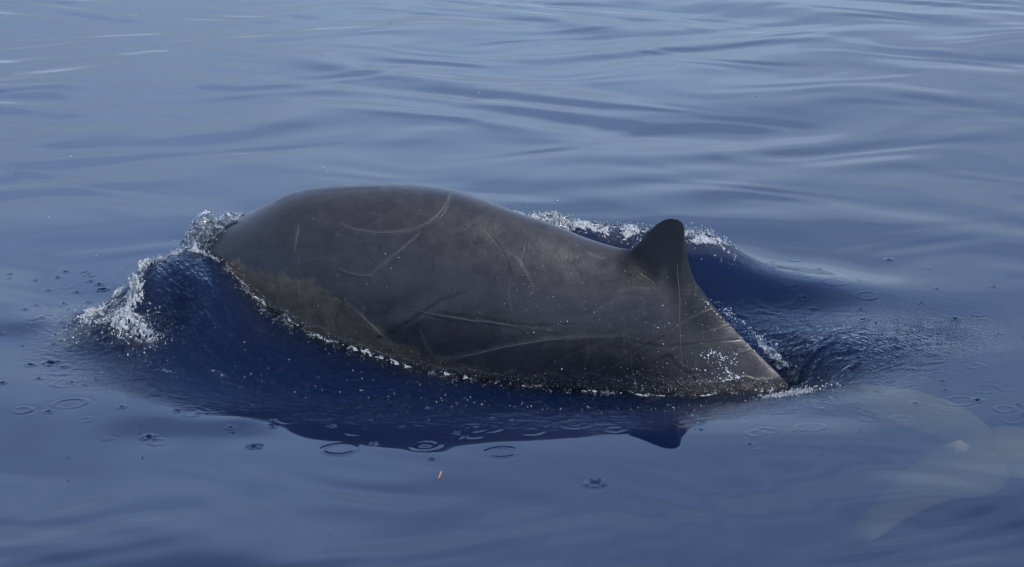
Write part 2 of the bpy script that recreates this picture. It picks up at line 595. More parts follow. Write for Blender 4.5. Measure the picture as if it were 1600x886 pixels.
SCARS = [  # faint marks: points, half width in px, strength
    ([(533, 350), (560, 360), (600, 364), (640, 360), (675, 343), (695, 322), (705, 303)], 2.6, .30),
    ([(705, 303), (698, 325), (686, 342)], 1.6, .3),
    ([(528, 420), (550, 428), (573, 431), (590, 420), (625, 390), (657, 362)], 1.4, .42),
    ([(466, 352), (463, 375), (459, 396)], 1.3, .35),
    ([(450, 402), (480, 405), (520, 403), (555, 398)], 1.2, .12),
    ([(560, 490), (585, 512), (612, 540)], 2.0, .2),
    ([(520, 465), (545, 478), (575, 500)], 2.0, .18),
    ([(656, 488), (700, 496), (760, 503), (830, 512), (870, 517)], 1.8, .16),
    ([(655, 515), (668, 545), (685, 560), (710, 560), (760, 548), (820, 537), (880, 529), (975, 526)], 3.0, .30),
    ([(662, 525), (672, 548), (690, 572)], 1.6, .22),
    ([(785, 392), (805, 402), (820, 425), (831, 445), (832, 458)], 2.4, .26),
    ([(798, 435), (795, 460), (797, 480), (803, 492)], 1.6, .2),
    ([(915, 393), (930, 400), (945, 405)], 2.2, .22),
    ([(960, 456), (985, 452), (1015, 452)], 3.0, .12),
    ([(975, 505), (976, 530), (978, 570)], 1.3, .14),
    ([(577, 331), (590, 335), (602, 337)], 1.2, .14),
    ([(620, 500), (660, 497), (700, 500)], 1.6, .12),
    ([(990, 572), (1030, 545), (1070, 535), (1120, 536)], 1.4, .08),
]
DARKS = [
    ([(583, 530), (610, 520), (655, 492), (690, 470), (730, 455)], 2.0, .75),
    ([(656, 488), (700, 492), (760, 500), (830, 509), (900, 505)], 1.3, .5),
    ([(500, 460), (535, 470), (525, 500), (530, 520)], 1.5, .5),
    ([(985, 412), (1020, 412), (1032, 406)], 1.3, .25),
    ([(1000, 425), (1020, 438)], 1.3, .22),
    ([(985, 535), (1040, 541), (1080, 537), (1140, 532), (1165, 530)], 1.6, .45),
    ([(930, 600), (960, 570), (1000, 545), (1040, 525)], 1.4, .35),
    ([(840, 585), (870, 560), (930, 535)], 1.4, .3),
    ([(1020, 570), (1045, 556), (1060, 575), (1082, 585)], 2.2, .45),
    ([(760, 300 + 60), (790, 400), (800, 440)], 1.2, .3),
    ([(680, 385), (670, 450), (665, 500)], 1.2, .22),
    ([(880, 480), (950, 490), (1040, 470)], 1.6, .2),
    ([(1070, 585), (1120, 575), (1160, 560)], 1.2, .3),
    ([(560, 380), (590, 385), (595, 400)], 1.5, .35),
]
rs = random.Random(5)
for _ in range(70):      # many faint, fine scratches, some in parallel pairs
    a0, b0 = rs.choice([(rs.uniform(420, 1180), rs.uniform(330, 590)), (rs.uniform(900, 1180), rs.uniform(480, 600))])
    an = rs.choice([rs.uniform(-.6, .3), rs.uniform(-.6, .3), rs.uniform(1.2, 1.9)])
    ln = rs.uniform(18, 110); cv = rs.uniform(-.25, .25) * ln
    p_ = [(a0, b0), (a0 + ln / 2 * math.cos(an) - cv * .3 * math.sin(an), b0 + ln / 2 * math.sin(an) + cv * .3 * math.cos(an)), (a0 + ln * math.cos(an), b0 + ln * math.sin(an))]
    tgt = SCARS if rs.random() < .55 else DARKS
    st_ = rs.uniform(.06, .22)
    tgt.append((p_, rs.uniform(.8, 1.4), st_))
    if rs.random() < .3:
        off_ = rs.uniform(4, 7)
        tgt.append(([(q[0] + off_, q[1] + off_ * .6) for q in p_], .9, st_ * .8))
lift = np.zeros_like(flat_x)
scar = np.zeros_like(flat_x)
vis = nr & (flat_x > 300) & (flat_x < 1260) & (flat_y < 640)
vx, vy = flat_x[vis], flat_y[vis]
jit = n_a[vis]
_du, _dv = np.gradient(P, axis=0), np.gradient(P, axis=1)
_nn = np.cross(_dv, _du); _nn /= np.linalg.norm(_nn, axis=-1, keepdims=True) + 1e-12
_nn *= np.sign((_nn * (P - P.mean(axis=1, keepdims=True))).sum(-1, keepdims=True))
surfn = _nn.reshape(-1, 3)[vis]
ss = np.zeros_like(vx)
ll = np.zeros_like(vx)
for pts, hw, st in SCARS:
    c = smooth_curve(pts, 60)
    d, t_ = poly_dist(vx + jit * .8, vy + jit * .5, c)
    taper = np.sin(np.clip(t_, .02, .98) * math.pi) ** .4
    k = np.exp(-(d / (hw * taper + .2)) ** 2)
    ss = np.maximum(ss, k * st * .9 * (.75 + .25 * np.sin(jit * 5)))
    ll = np.maximum(ll, k * st * .005)
facing = np.clip((surfn @ np.array([0, -.966, .26])) * 1.6 - .35, 0, 1)
ll *= facing
dk = dark[vis]
for pts, hw, st in DARKS:
    c = smooth_curve(pts, 50)
    d, t_ = poly_dist(vx + jit * .8, vy + jit * .5, c)
    taper = np.sin(np.clip(t_, .02, .98) * math.pi) ** .4
    k = np.exp(-(d / (hw * taper + .2)) ** 2)
    dk = np.maximum(dk, k * st)
    ll = ll - k * st * .004 * facing
scar[vis] = ss
dark[vis] = dk
lift[vis] = ll
# push the welts out and the creases in, along the surface normal
du_ = np.gradient(P, axis=0)
dv_ = np.gradient(P, axis=1)
nrm = np.cross(dv_, du_)
nrm /= np.linalg.norm(nrm, axis=-1, keepdims=True) + 1e-12
ctr = P.mean(axis=1, keepdims=True)
nrm *= np.sign((nrm * (P - ctr)).sum(-1, keepdims=True))
P = P + nrm * lift.reshape(NU, NV, 1)

whale = empty('whale', tuple(O0 + np.array([.4, 0, -.5])),
              'large dark grey whale arching its scarred back and hooked dorsal fin out of the water', 'whale')
Vb = P.reshape(-1, 3)
Qb = grid_quads(NU, NV, True)
c0, c1 = P[0].mean(0), P[-1].mean(0)
me = mesh_np('whale_body', Vb, Qb[:, ::-1])
bm = bmesh.new(); bm.from_mesh(me)
bm.verts.ensure_lookup_table()
bm.faces.new([bm.verts[j] for j in range(NV)])
bm.faces.new([bm.verts[(NU - 1) * NV + j] for j in range(NV)][::-1])
bmesh.ops.recalc_face_normals(bm, faces=bm.faces)
bm.to_mesh(me); bm.free()
attr(me, 'brown', brown); attr(me, 'film', film); attr(me, 'dark', dark); attr(me, 'scar', scar)
body = link('body', me, SKIN, whale)


def surf_pts(px, py):
    """points of the near flank at photo positions (nearest vertex)"""
    idx = np.where(vis)[0]
    X, Y = flat_x[idx], flat_y[idx]
    V = P.reshape(-1, 3)[idx]
    N = nrm.reshape(-1, 3)[idx]
    ok = N[:, 1] < .25
    X, Y, V, N = X[ok], Y[ok], V[ok], N[ok]
    o, n = [], []
    for a, b in zip(np.atleast_1d(px), np.atleast_1d(py)):
        k = np.argpartition((X - a) ** 2 + (Y - b) ** 2, 4)[:4]
        k = k[np.argsort(V[k, 1])][:3]
        o.append(V[k].mean(0)); n.append(N[k].mean(0))
    return np.array(o), np.array(n)


def welt(name, pts, w0, h0, mat, n=70, label=None):
    """a thin raised or sunken strip lying on the skin"""
    c = smooth_curve(pts, n)
    C, N = surf_pts(c[:, 0], c[:, 1])
    k = np.ones(5) / 5
    for a in (C, N):
        for j in range(3):
            a[:, j] = np.convolve(np.pad(a[:, j], 2, mode='edge'), k, 'valid')
    N /= np.linalg.norm(N, axis=1, keepdims=True)
    Tn = np.gradient(C, axis=0); Tn /= np.linalg.norm(Tn, axis=1, keepdims=True)
    Sd = np.cross(Tn, N)
    tp = np.sin(np.linspace(.04, .96, n) * math.pi) ** .45
    rows = []
    for a, h in ((-1, -.6), (-.55, .7), (0, 1.0), (.55, .7), (1, -.6)):
        rows.append(C + Sd * (a * w0 * tp)[:, None] + N * (h * h0 * tp)[:, None])
    V = np.stack(rows, 1).reshape(-1, 3)
    return link(name, mesh_np(name, V, grid_quads(n, 5)), mat, whale, label)


WELT = plain('healed_scar', (.095, .088, .083), .4)
WOUND = plain('open_wound', (.17, .095, .085), .3)
welt('wound', [(1058, 410), (1059, 432), (1062, 462), (1062, 500), (1063, 535), (1065, 560), (1068, 590)], .0021, .0018, WOUND,
     label='thin vertical pink cut below the dorsal fin')
for pts, w_ in [([(573, 431.5), (590, 420), (625, 390), (657, 362)], .0022),
                ([(528, 420), (550, 428), (573, 431.5)], .0018),
                ([(466, 352), (463, 375), (459, 396)], .0018),
                ([(560, 490), (585, 512), (612, 540)], .0022),
                ([(690, 561), (730, 556), (780, 544), (830, 535), (880, 529)], .003),
                ([(640, 482), (700, 496), (760, 503), (830, 512)], .002),
                ([(540, 356), (565, 361), (605, 364), (640, 359), (675, 343), (697, 320)], .0026)]:
    welt('scar', pts, w_, .0016, WELT)

# blowhole: a dark crescent on top of the head
BLOW = plain('blowhole_skin', (.006, .006, .007), .5)
bp_px = smooth_curve([(345, 357), (352, 352), (362, 347), (370, 344)], 16)
C_, N_ = surf_pts(bp_px[:, 0] + 3, bp_px[:, 1] + 3)
tp = np.sin(np.linspace(.02, .98, 16) * math.pi) ** .7
N_ /= np.linalg.norm(N_, axis=1, keepdims=True)
Tn = np.gradient(C_, axis=0); Tn /= np.linalg.norm(Tn, axis=1, keepdims=True) + 1e-9
Sd = np.cross(Tn, N_)
rows = []
for a, h in ((-1, -.5), (-.8, .9), (-.2, .5), (.5, .6), (1, -.5)):
    rows.append(C_ + Sd * (a * .017 * tp)[:, None] + N_ * (h * .008 * tp)[:, None])
link('blowhole', mesh_np('blowhole', np.stack(rows, 1).reshape(-1, 3), grid_quads(16, 5)), BLOW, whale)


def fluke_mesh(outline, thick, n=64):
    """a fluke: planform outline given as (front edge, rear edge) curves, lens section"""
    fr, rr = outline
    A, B = smooth_curve(fr, n), smooth_curve(rr, n)
    m = 13
    V = []
    for sgn in (1, -1):
        for i in range(n):
            for j in range(m):
                t = j / (m - 1)
                p = A[i] * (1 - t) + B[i] * t
                tip = math.sin(math.pi * (i + .5) / n) ** .6
                hgt = thick * tip * (math.sin(math.pi * t ** .6) ** .8 if 0 < t < 1 else 0)
                V.append((p[0], p[1], p[2] + sgn * hgt))
    V = np.array(V)
    Q = grid_quads(n, m)
    return V, np.vstack([Q, Q[:, ::-1] + n * m])


# own flukes and flippers, deep under the surface
end = O0 + DU * px_uz(np.array([1500.]), np.array([812.]))[0][0] + np.array([0, 0, px_uz(np.array([1500.]), np.array([812.]))[1][0]])
fr = [end + DV * a + DU * b + np.array([0, 0, c]) for a, b, c in ((-.72, .42, -.1), (-.4, .12, -.05), (0, -.12, 0), (.4, .12, -.05), (.72, .42, -.1))]
rr = [end + DV * a + DU * b + np.array([0, 0, c]) for a, b, c in ((-.72, .44, -.1), (-.4, .30, -.05), (0, .22, 0), (.4, .30, -.05), (.72, .44, -.1))]
V, Q = fluke_mesh((np.array(fr), np.array(rr)), .03)
me = mesh_np('fluke', V, Q)
for a in ('brown', 'film', 'dark', 'scar'): attr(me, a, np.zeros(len(V)))
link('flukes', me, SKIN, whale)
for s in (-1, 1):
    o_ = O0 + DU * (-.55) + DV * (s * .30) + np.array([0, 0, -.22])
    fr = [o_ + DU * b + DV * s * a + np.array([0, 0, c]) for a, b, c in ((0, -.07, 0), (.12, .02, -.12), (.2, .2, -.25), (.22, .33, -.32))]
    rr = [o_ + DU * b + DV * s * a + np.array([0, 0, c]) for a, b, c in ((0, .08, 0), (.1, .13, -.12), (.17, .25, -.25), (.22, .34, -.32))]
    V, Q = fluke_mesh((np.array(fr), np.array(rr)), .02, 24)
    me = mesh_np('flipper', V, Q)
    for a in ('brown', 'film', 'dark', 'scar'): attr(me, a, np.zeros(len(V)))
    link('flipper', me, SKIN, whale)

# ------------------------------------------------------------------ the second whale, under water at the right
w2 = empty('whale', (3.6, 10.3, -.9), 'second whale mostly under water, only its pale blurred tail flukes showing below the surface', 'whale')
ZF = -.07
def fz_(px, py, dz=0): return at_z(np.array(float(px)), np.array(float(py)), ZF + dz)
front = [fz_(1290, 611, -.07), fz_(1345, 603, -.04), fz_(1410, 609), fz_(1470, 624), fz_(1520, 648), fz_(1568, 690), fz_(1585, 720), fz_(1560, 766),
         fz_(1480, 783), fz_(1415, 811), fz_(1365, 844), fz_(1325, 858, -.05)]
rear = [fz_(1290, 613, -.07), fz_(1320, 628, -.04), fz_(1365, 646), fz_(1408, 663), fz_(1448, 676), fz_(1472, 688), fz_(1470, 694), fz_(1443, 714),
        fz_(1402, 744), fz_(1362, 790), fz_(1334, 824), fz_(1319, 855, -.05)]
V, Q = fluke_mesh((np.array(front), np.array(rear)), .035, 90)
link('flukes', mesh_np('flukes', V, Q), SKIN2, w2)
# tail stock and body running off to the right, deeper and deeper
cs = []
for (a, b, hw, hh, dz) in (((1485, 706), None, .02, .015, -.01), ((1515, 710), None, .14, .03, -.015), ((1560, 712), None, .31, .05, -.008), ((1610, 715), None, .40, .055, -.015)):
    cs.append((fz_(a[0], a[1], dz), hw, hh))
base = cs[-1][0]
for k, (dx, hw, hh, dz) in enumerate(((.35, .36, .15, -.12), (.9, .36, .26, -.25), (1.6, .44, .38, -.45), (2.4, .50, .46, -.7), (3.2, .42, .40, -.95), (3.8, .22, .2, -1.1), (4.1, .05, .05, -1.15))):
    cs.append((base + np.array([dx, .02 * dx, dz]), hw, hh))
C3 = smooth_curve([np.concatenate([c[0], [c[1], c[2]]]) for c in cs], 90)
ang = np.linspace(0, 2 * math.pi, 32, endpoint=False)
V = np.stack([np.stack([C3[:, 0] + 0 * a, C3[:, 1] + np.cos(a) * C3[:, 3], C3[:, 2] + np.sin(a) * C3[:, 4]], -1) for a in ang], 1).reshape(-1, 3)
link('body', mesh_np('body', V, grid_quads(90, 32, True)), SKIN2, w2)
# pale patch where the flukes meet, above the notch
PATCH = plain('pale_patch', (.15, .148, .11), .7)
pc = fz_(1500, 692, .045)
V = [pc + np.array([0, 0, .012])]
for k in range(20):
    a = 2 * math.pi * k / 20
    V.append(pc + np.array([math.cos(a) * .055 * (1 + .25 * math.sin(3 * a) + .12 * math.sin(7 * a)), math.sin(a) * .09 * (1 + .2 * math.cos(2 * a) + .12 * math.cos(5 * a)), -.03]))
link('pale_patch', mesh_np('pale_patch', np.array(V), np.array([(0, 1 + k, 1 + (k + 1) % 20) for k in range(20)])), PATCH, w2)

# ------------------------------------------------------------------ the sea
ctrl = []
def cz(px, py, z): ctrl.append(at_z(np.array(float(px)), np.array(float(py)), z))
def cy(px, py, y): ctrl.append(at_y(np.array(float(px)), np.array(float(py)), y))
def cw(x, y, z): ctrl.append(np.array([x, y, float(z)]))

# contact line on the near flank
cc, _ = surf_pts(wl_px[:, 0] + np.where(wl_px[:, 0] < 350, 6, 0), wl_px[:, 1])
for p in cc: ctrl.append(p)
print('contact', [tuple(round(float(a), 2) for a in p) for p in cc])
# bow wave crest
for a in ((300, 394, 11.68), (268, 400, 11.6), (238, 414, 11.5), (218, 438, 11.4), (207, 470, 11.3), (200, 502, 11.2), (192, 530, 11.1)): cy(*a)
# behind the crest
for a in ((-1.5, 12.15, .14), (-1.8, 11.95, .06), (-2.0, 11.75, .05), (-2.13, 11.5, .03), (-2.2, 11.25, .0), (-1.2, 12.5, .08), (-1.0, 12.9, 0), (-1.9, 12.5, 0), (-2.6, 12, 0), (-2.6, 11, 0)): cw(*a)
# front face of the bow wave
for a in ((330, 440, .27), (330, 500, .12), (330, 560, .0), (330, 610, -.04), (275, 450, .24), (265, 500, .12), (250, 560, .02), (240, 620, .012),
          (400, 540, .0), (400, 600, -.07), (420, 640, -.05), (150, 560, 0), (100, 640, 0), (0, 600, 0), (60, 500, 0)): cz(*a)
# trough along the flank
for a in ((500, 600, -.12), (600, 620, -.12), (700, 632, -.10), (850, 638, -.10), (1000, 640, -.09), (1150, 632, -.08), (1250, 620, -.05)): cz(*a)
# levelling out in front
for x in range(250, 1400, 130):
    cz(x, 652, -.022 if x > 400 else .012); cz(x, 668, -.008 if x > 400 else .005); cz(x, 685, -.001); cz(x, 702, 0); cz(x, 722, 0); cz(x, 745, 0); cz(x, 790, 0)
# the wave thrown up behind the whale
for a in ((-.35, 12.4, .24), (.02, 12.35, .36), (.32, 12.38, .345), (.63, 12.4, .32), (.9, 12.42, .29), (1.1, 12.42, .24), (1.32, 12.3, .11), (1.6, 12.2, .06), (1.95, 12.1, .03), (2.35, 12.0, .01)): cw(*a)
for a in ((0, 12.65, .2), (.5, 12.7, .16), (1.0, 12.75, .12), (0, 13.1, 0), (.6, 13.1, 0), (1.2, 13.1, 0), (1.3, 12.62, .06), (1.6, 12.55, .03), (2.0, 12.5, .01), (1.9, 13.0, .0), (2.6, 12.8, 0), (3.2, 12, 0)): cw(*a)
for a in ((.6, 11.9, .05), (.85, 11.75, -.06), (1.0, 12.0, .06), (1.05, 11.6, -.09), (1.3, 12.0, .005), (1.25, 11.6, -.08), (1.5, 11.3, -.05), (1.6, 11.8, -.02), (2.1, 11.5, -.01), (2.2, 10.9, 0), (2.8, 11.3, 0), (2.6, 10.2, 0)): cw(*a)
for x in (-3.4, -2.4, -1.2, 0, 1.2, 2.4, 3.4): cw(x, 8.6, 0); cw(x, 13.9, 0)
for y in (9.6, 10.6, 11.6, 12.6): cw(-3.5, y, 0); cw(3.6, y, 0)
ctrl = np.array(ctrl)
print('n ctrl', len(ctrl))
CX, CZ = ctrl[:, :2], ctrl[:, 2]
def tk(r2): return .5 * r2 * np.log(r2 + 1e-9)
n_ = len(CX)
Kmat = tk(((CX[:, None] - CX[None]) ** 2).sum(-1)) + np.eye(n_) * .002
Pm = np.hstack([np.ones((n_, 1)), CX])
A = np.block([[Kmat, Pm], [Pm.T, np.zeros((3, 3))]])
sol = np.linalg.solve(A, np.concatenate([CZ, np.zeros(3)]))


def big_wave(x, y):
    xs, ys = x.ravel(), y.ravel()
    m = (np.abs(xs) < 3.7) & (ys > 8.4) & (ys < 14.2)
    o = np.zeros_like(xs)
    a, b = xs[m], ys[m]
    h = sol[-3] + sol[-2] * a + sol[-1] * b
    for i in range(n_):
        h += sol[i] * tk((a - CX[i, 0]) ** 2 + (b - CX[i, 1]) ** 2)
    h *= sm(3.6, 3.0, np.abs(a)) * sm(8.5, 9.1, b) * sm(14.1, 13.2, b)
    o[m] = h
    return o.reshape(x.shape)


def graded(segs):
    o = [segs[0][0]]
    for a, b, st in segs:
        n = max(1, int(round((b - a) / st)))
        o += list(np.linspace(a, b, n + 1)[1:])
    return np.array(o)


gx_h = [(0, 2.75, .0075), (2.75, 4.0, .02), (4.0, 7.5, .05), (7.5, 12, .25), (12, 30, 2), (30, 120, 15), (120, 1500, 230)]
gx = graded(gx_h)
gx = np.concatenate([-gx[:0:-1], gx])
gy = graded([(-1500, -100, 200), (-100, -10, 15), (-10, 6, 1.0), (6, 7.6, .1), (7.6, 9.2, .018), (9.2, 12.9, .0105), (12.9, 16.5, .022), (16.5, 25, .045), (25, 32, .3), (32, 60, 2), (60, 200, 14), (200, 4000, 300)])
GX, GY = np.meshgrid(gx, gy, indexing='ij')
print('sea grid', GX.shape)
wave_a = Noise(21, .75, 1.9, 26, .55, .35)
wave_b = Noise(22, .35, .9, 26, .55, .35)
wave_d = Noise(25, .3, .8, 22, .6, .5)
wave_c = Noise(23, 2.0, 6.0, 14, .8, .2)
fade = np.exp(-np.clip(np.hypot(GX, GY) - 40, 0, None) / 30)
far = sm(12.5, 20, GY)
dist_w = np.hypot((GX + .1) / 2.4, (GY - 11.0) / 1.7)
calm = sm(.82, 1.5, dist_w)
Hs = big_wave(GX, GY)
Hs += fade * (.0009 * wave_d(GX, GY) * sm(9.6, 9.0, GY) + .0042 * wave_a(GX, GY) * (.05 + .95 * calm) * (1 + .1 * far) * (1 + .3 * sm(9.7, 8.9, GY)) + 0.0012 * wave_b(GX, GY) * (.2 + .8 * calm) * (.85 + .25 * sm(15, 23, GY)) + .006 * wave_c(GX, GY) * calm)

# rings left by falling drops: photo position, ring radius in px
RINGS = [(110, 631, 24), (265, 606, 22), (196, 598, 12), (237, 610, 10), (230, 550, 30), (208, 573, 15), (212, 572, 24), (102, 598, 20), (226, 510, 14),
         (530, 702, 26), (784, 707, 24), (665, 695, 22), (930, 755, 16), (1197, 672, 18), (1267, 664, 22), (1160, 630, 20), (1243, 607, 24),
         (1180, 676, 15), (1417, 611, 21), (1540, 607, 22), (1350, 446, 13), (1355, 469, 16), (1310, 452, 22), (1232, 457, 14), (1220, 468, 26),
         (1206, 440, 8), (1246, 512, 14), (1300, 546, 22), (1345, 556, 20), (1430, 474, 8), (1447, 421, 9), (1244, 405, 6), (1388, 407, 6),
         (1465, 628, 17), (1500, 625, 24), (1570, 640, 16), (1360, 650, 14), (1120, 470, 14), (1140, 455, 9), (1090, 460, 12), (1150, 500, 12),
         (500, 645, 18), (450, 655, 15), (560, 672, 20), (620, 665, 20), (700, 676, 16), (760, 667, 22), (830, 672, 18), (900, 660, 20), (960, 668, 14),
         (1010, 660, 20), (1075, 655, 16), (575, 640, 24), (650, 643, 18), (330, 640, 20), (300, 650, 14), (380, 640, 12), (90, 590, 9), (40, 560, 18), (1535, 500, 12),
         (35, 640, 14), (60, 520, 14), (85, 470, 10), (300, 470, 12), (340, 520, 16), (290, 500, 14), (400, 570, 15), (380, 610, 14)]
DIPS = [(233, 683, 8), (397, 698, 8), (80, 563, 10), (48, 566, 7), (3, 598, 6), (112, 597, 5), (1430, 627, 6), (1527, 625, 7), (1348, 499, 7), (1235, 405, 4),
        (1208, 410, 4), (1388, 408, 5), (1492, 497, 6), (1440, 478, 4), (665, 696, 4), (930, 754, 10), (520, 662, 5), (630, 664, 5), (140, 432, 4), (160, 443, 7), (205, 470, 6),
        (155, 436, 5), (1205, 522, 5), (1256, 470, 5), (1300, 520, 4), (1400, 500, 4), (1560, 520, 3), (1600, 650, 5), (60, 590, 5), (150, 595, 5), (190, 640, 5), (100, 570, 6)]
for _ in range(60):      # scattered small ones, in the drizzle round the bow and the tail
    c = random.choice([(110, 500, 100, 70), (420, 590, 160, 50), (1320, 520, 160, 80), (800, 655, 280, 25), (1450, 620, 120, 50)])
    RINGS.append((random.gauss(c[0], c[2]), random.gauss(c[1], c[3]), random.uniform(5, 18)))
for _ in range(110):
    c = random.choice([(90, 490, 70, 60), (400, 590, 170, 45), (1310, 510, 130, 60), (800, 640, 280, 30), (1150, 470, 60, 40)])
    DIPS.append((random.gauss(c[0], c[2]), random.gauss(c[1], c[3]), random.uniform(2.0, 4.5)))


def stamp(px, py, rpx, ring):
    if py < 395: return
    c = at_z(np.array(float(px)), np.array(float(py)), 0.0)
    r = rpx / F * math.hypot(c[1], CAM_H)
    i0, i1 = np.searchsorted(gx, [c[0] - r * 2.2, c[0] + r * 2.2])
    j0, j1 = np.searchsorted(gy, [c[1] - r * 2.2, c[1] + r * 2.2])
    if i1 <= i0 or j1 <= j0: return
    X, Y = GX[i0:i1, j0:j1], GY[i0:i1, j0:j1]
    d = np.hypot(X - c[0], Y - c[1])
    if ring:
        w_ = .010 + .016 * r
        q = (d - r) / w_
        am = .0011 * random.uniform(.35, 1.25) * (1 + .55 * np.sin(np.arctan2(Y - c[1], X - c[0]) * random.choice([1, 2]) + random.uniform(0, 6)))
        d = d * (1 + .05 * np.sin(2 * np.arctan2(Y - c[1], X - c[0]) + r * 50)); q = (d - r) / w_
        Hs[i0:i1, j0:j1] += am * np.exp(-q * q) - .5 * am * np.exp(-((q - 1.9) ** 2)) - .4 * am * np.exp(-((q + 2) ** 2))
    else:
        r = max(r, .014)
        q = d / r
        a = np.arctan2(Y - c[1], X - c[0])
        ph = random.uniform(0, 6)
        Hs[i0:i1, j0:j1] += .007 * (r / .02) ** .5 * (-np.exp(-q * q * 2) + .55 * np.exp(-((q - 1.1) ** 2) * 6) * (1 + .6 * np.sin(a * 5 + ph)))


for a in RINGS: stamp(*a, True)
for a in DIPS: stamp(*a, False)

# masks: ruffled water, streaks, froth — strips along surveyed lines, on the water as it stands
GP = np.stack([GX, GY, Hs], -1)
sx, sy = project(np.where(GY[..., None] > 2, GP, np.array([0., 2., 0.])))
okm = (GY > 7.6) & (GY < 14) & (np.abs(GX) < 3.6)
ix = np.where(okm.ravel())[0]
qx, qy = GX.ravel()[ix], GY.ravel()[ix]


def strip(pts, w_near, soft=1.0):
    """0..1 around a line given by photo points + height"""
    L_ = np.array([at_z(np.array(float(a)), np.array(float(b)), c) for a, b, c in pts])[:, :2]
    d, t_ = poly_dist(qx, qy, smooth_curve(L_, 50))
    return np.exp(-(d / w_near) ** 2 * soft), t_


near_line = [(p[0], p[1]) for p in cc]
d_near, _ = poly_dist(qx, qy, np.array(near_line))
dis = np.hypot((qx + .1) / 2.0, (qy - 11.1) / 1.1)
ripple = .55 * sm(1.25, .75, dis) + .75 * np.exp(-(d_near / .38) ** 2)
s1, _ = strip([(1180, 590, 0), (1300, 560, 0), (1420, 535, 0)], .22)
s2, _ = strip([(300, 400, .34), (218, 440, .26), (190, 500, .1), (230, 560, 0), (330, 590, 0)], .16)
s4, _ = strip([(360, 600, -.05), (600, 622, -.1), (900, 630, -.1)], .3)
ripple = np.maximum(ripple, np.maximum(.35 * s1, np.maximum(.9 * s2, .95 * s4)))
st1, _ = strip([(270, 410, .32), (300, 450, .27), (320, 500, .13), (370, 560, .0)], .42)
st2, _ = strip([(1250, 560, 0), (1450, 520, 0)], .3)
streak = np.maximum(st1 * .9, st2 * .35)
f1, _ = strip([(330, 395, .34), (290, 395, .34), (240, 412, .31), (215, 440, .25), (205, 470, .18)], .045)
f2, _ = strip([(205, 430, .2), (165, 460, .08), (150, 500, .05), (190, 515, .06), (230, 530, .05)], .13)
f3 = np.exp(-(d_near / .06) ** 2) * (.55 + .45 * np.sin(qx * 9 + 3 * np.sin(qx * 23)))
C2 = np.array([(-.1, 12.3), (.1, 12.3), (.3, 12.3), (.6, 12.32), (.9, 12.36), (1.12, 12.38), (1.25, 12.36)])
d4, t4 = poly_dist(qx, qy, C2)
f4 = np.exp(-(d4 / .11) ** 2) * np.interp(t4, [0, .25, .4, .8, 1], [1, 1, .62, .6, .3])
f5, _ = strip([(1190, 585, -.05), (1250, 590, -.05)], .05)
foam = np.maximum.reduce([f1, f2 * .72, f3 * .75, f4, f5 * .8])
R_, S_, F_ = [np.zeros(GX.size) for _ in range(3)]
R_[ix], S_[ix], F_[ix] = ripple, streak, foam
# the froth is lumpy
nf = Noise(31, .02, .09, 30, 1, .4)
nf2 = Noise(32, .05, .2, 20, 1, .4)
lump = np.zeros(GX.size)
fx = ix[foam > .03]
gxf, gyf = GX.ravel()[fx], GY.ravel()[fx]
lump[fx] = F_[fx] * (.006 * nf(gxf, gyf) + .008 * nf2(gxf, gyf))
rx = ix[ripple > .12]
nr_ = Noise(33, .035, .13, 26, .7, .3)
lump[rx] += R_[rx] * .0026 * nr_(GX.ravel()[rx], GY.ravel()[rx])
# flow lines drawn out down the face of the bow wave and behind the tail
nfl = Noise(35, .045, .15, 26, 1, .15)
for msk, ang_, am_ in ((st1, -.87, .0017), (s1, .45, .0014)):
    mx = msk > .04
    jx_ = ix[mx]
    X_, Y_ = GX.ravel()[jx_], GY.ravel()[jx_]
    al, ac = X_ * math.cos(ang_) + Y_ * math.sin(ang_), -X_ * math.sin(ang_) + Y_ * math.cos(ang_)
    lump[jx_] += msk[mx] * am_ * nfl(al * .13, ac)
Hs = Hs + lump.reshape(Hs.shape)

nx, ny = GX.shape
V = np.stack([GX, GY, Hs], -1).reshape(-1, 3)
Q = grid_quads(nx, ny)
# closed below: skirt and sea bed far down
rim = np.concatenate([np.arange(nx) * ny, (nx - 1) * ny + np.arange(1, ny), np.arange(nx - 2, -1, -1) * ny + ny - 1, np.arange(ny - 2, 0, -1)])
nb = len(rim)
Vr = V[rim].copy(); Vr[:, 2] = -60
cen = np.array([[0, 1000, -60.]])
b0 = len(V)
k = np.arange(nb); k2 = (k + 1) % nb
Qs = np.stack([rim[k], b0 + k, b0 + k2, rim[k2]], -1)
V = np.vstack([V, Vr, cen])
nQ = np.stack([b0 + k, np.full(nb, b0 + nb), np.full(nb, b0 + nb), b0 + k2], -1)
me = bpy.data.meshes.new('sea')
allq = np.vstack([Q, Qs[:, ::-1] if False else Qs]).astype(np.int32)
tri = nQ[:, [0, 1, 3]].astype(np.int32)
nl = allq.size + tri.size
me.vertices.add(len(V)); me.vertices.foreach_set('co', V.astype(np.float32).ravel())
me.loops.add(nl); me.loops.foreach_set('vertex_index', np.concatenate([allq.ravel(), tri.ravel()]))
me.polygons.add(len(allq) + len(tri))
me.polygons.foreach_set('loop_start', np.concatenate([np.arange(len(allq)) * 4, allq.size + np.arange(len(tri)) * 3]).astype(np.int32))
me.polygons.foreach_set('loop_total', np.concatenate([np.full(len(allq), 4), np.full(len(tri), 3)]).astype(np.int32))
me.polygons.foreach_set('use_smooth', np.concatenate([np.ones(len(Q), bool), np.zeros(len(allq) - len(Q) + len(tri), bool)]))
me.update(calc_edges=True)
pad = np.zeros(nb + 1)
attr(me, 'ripple', np.concatenate([R_, pad])); attr(me, 'streak', np.concatenate([S_, pad])); attr(me, 'foam', np.concatenate([F_, pad]))
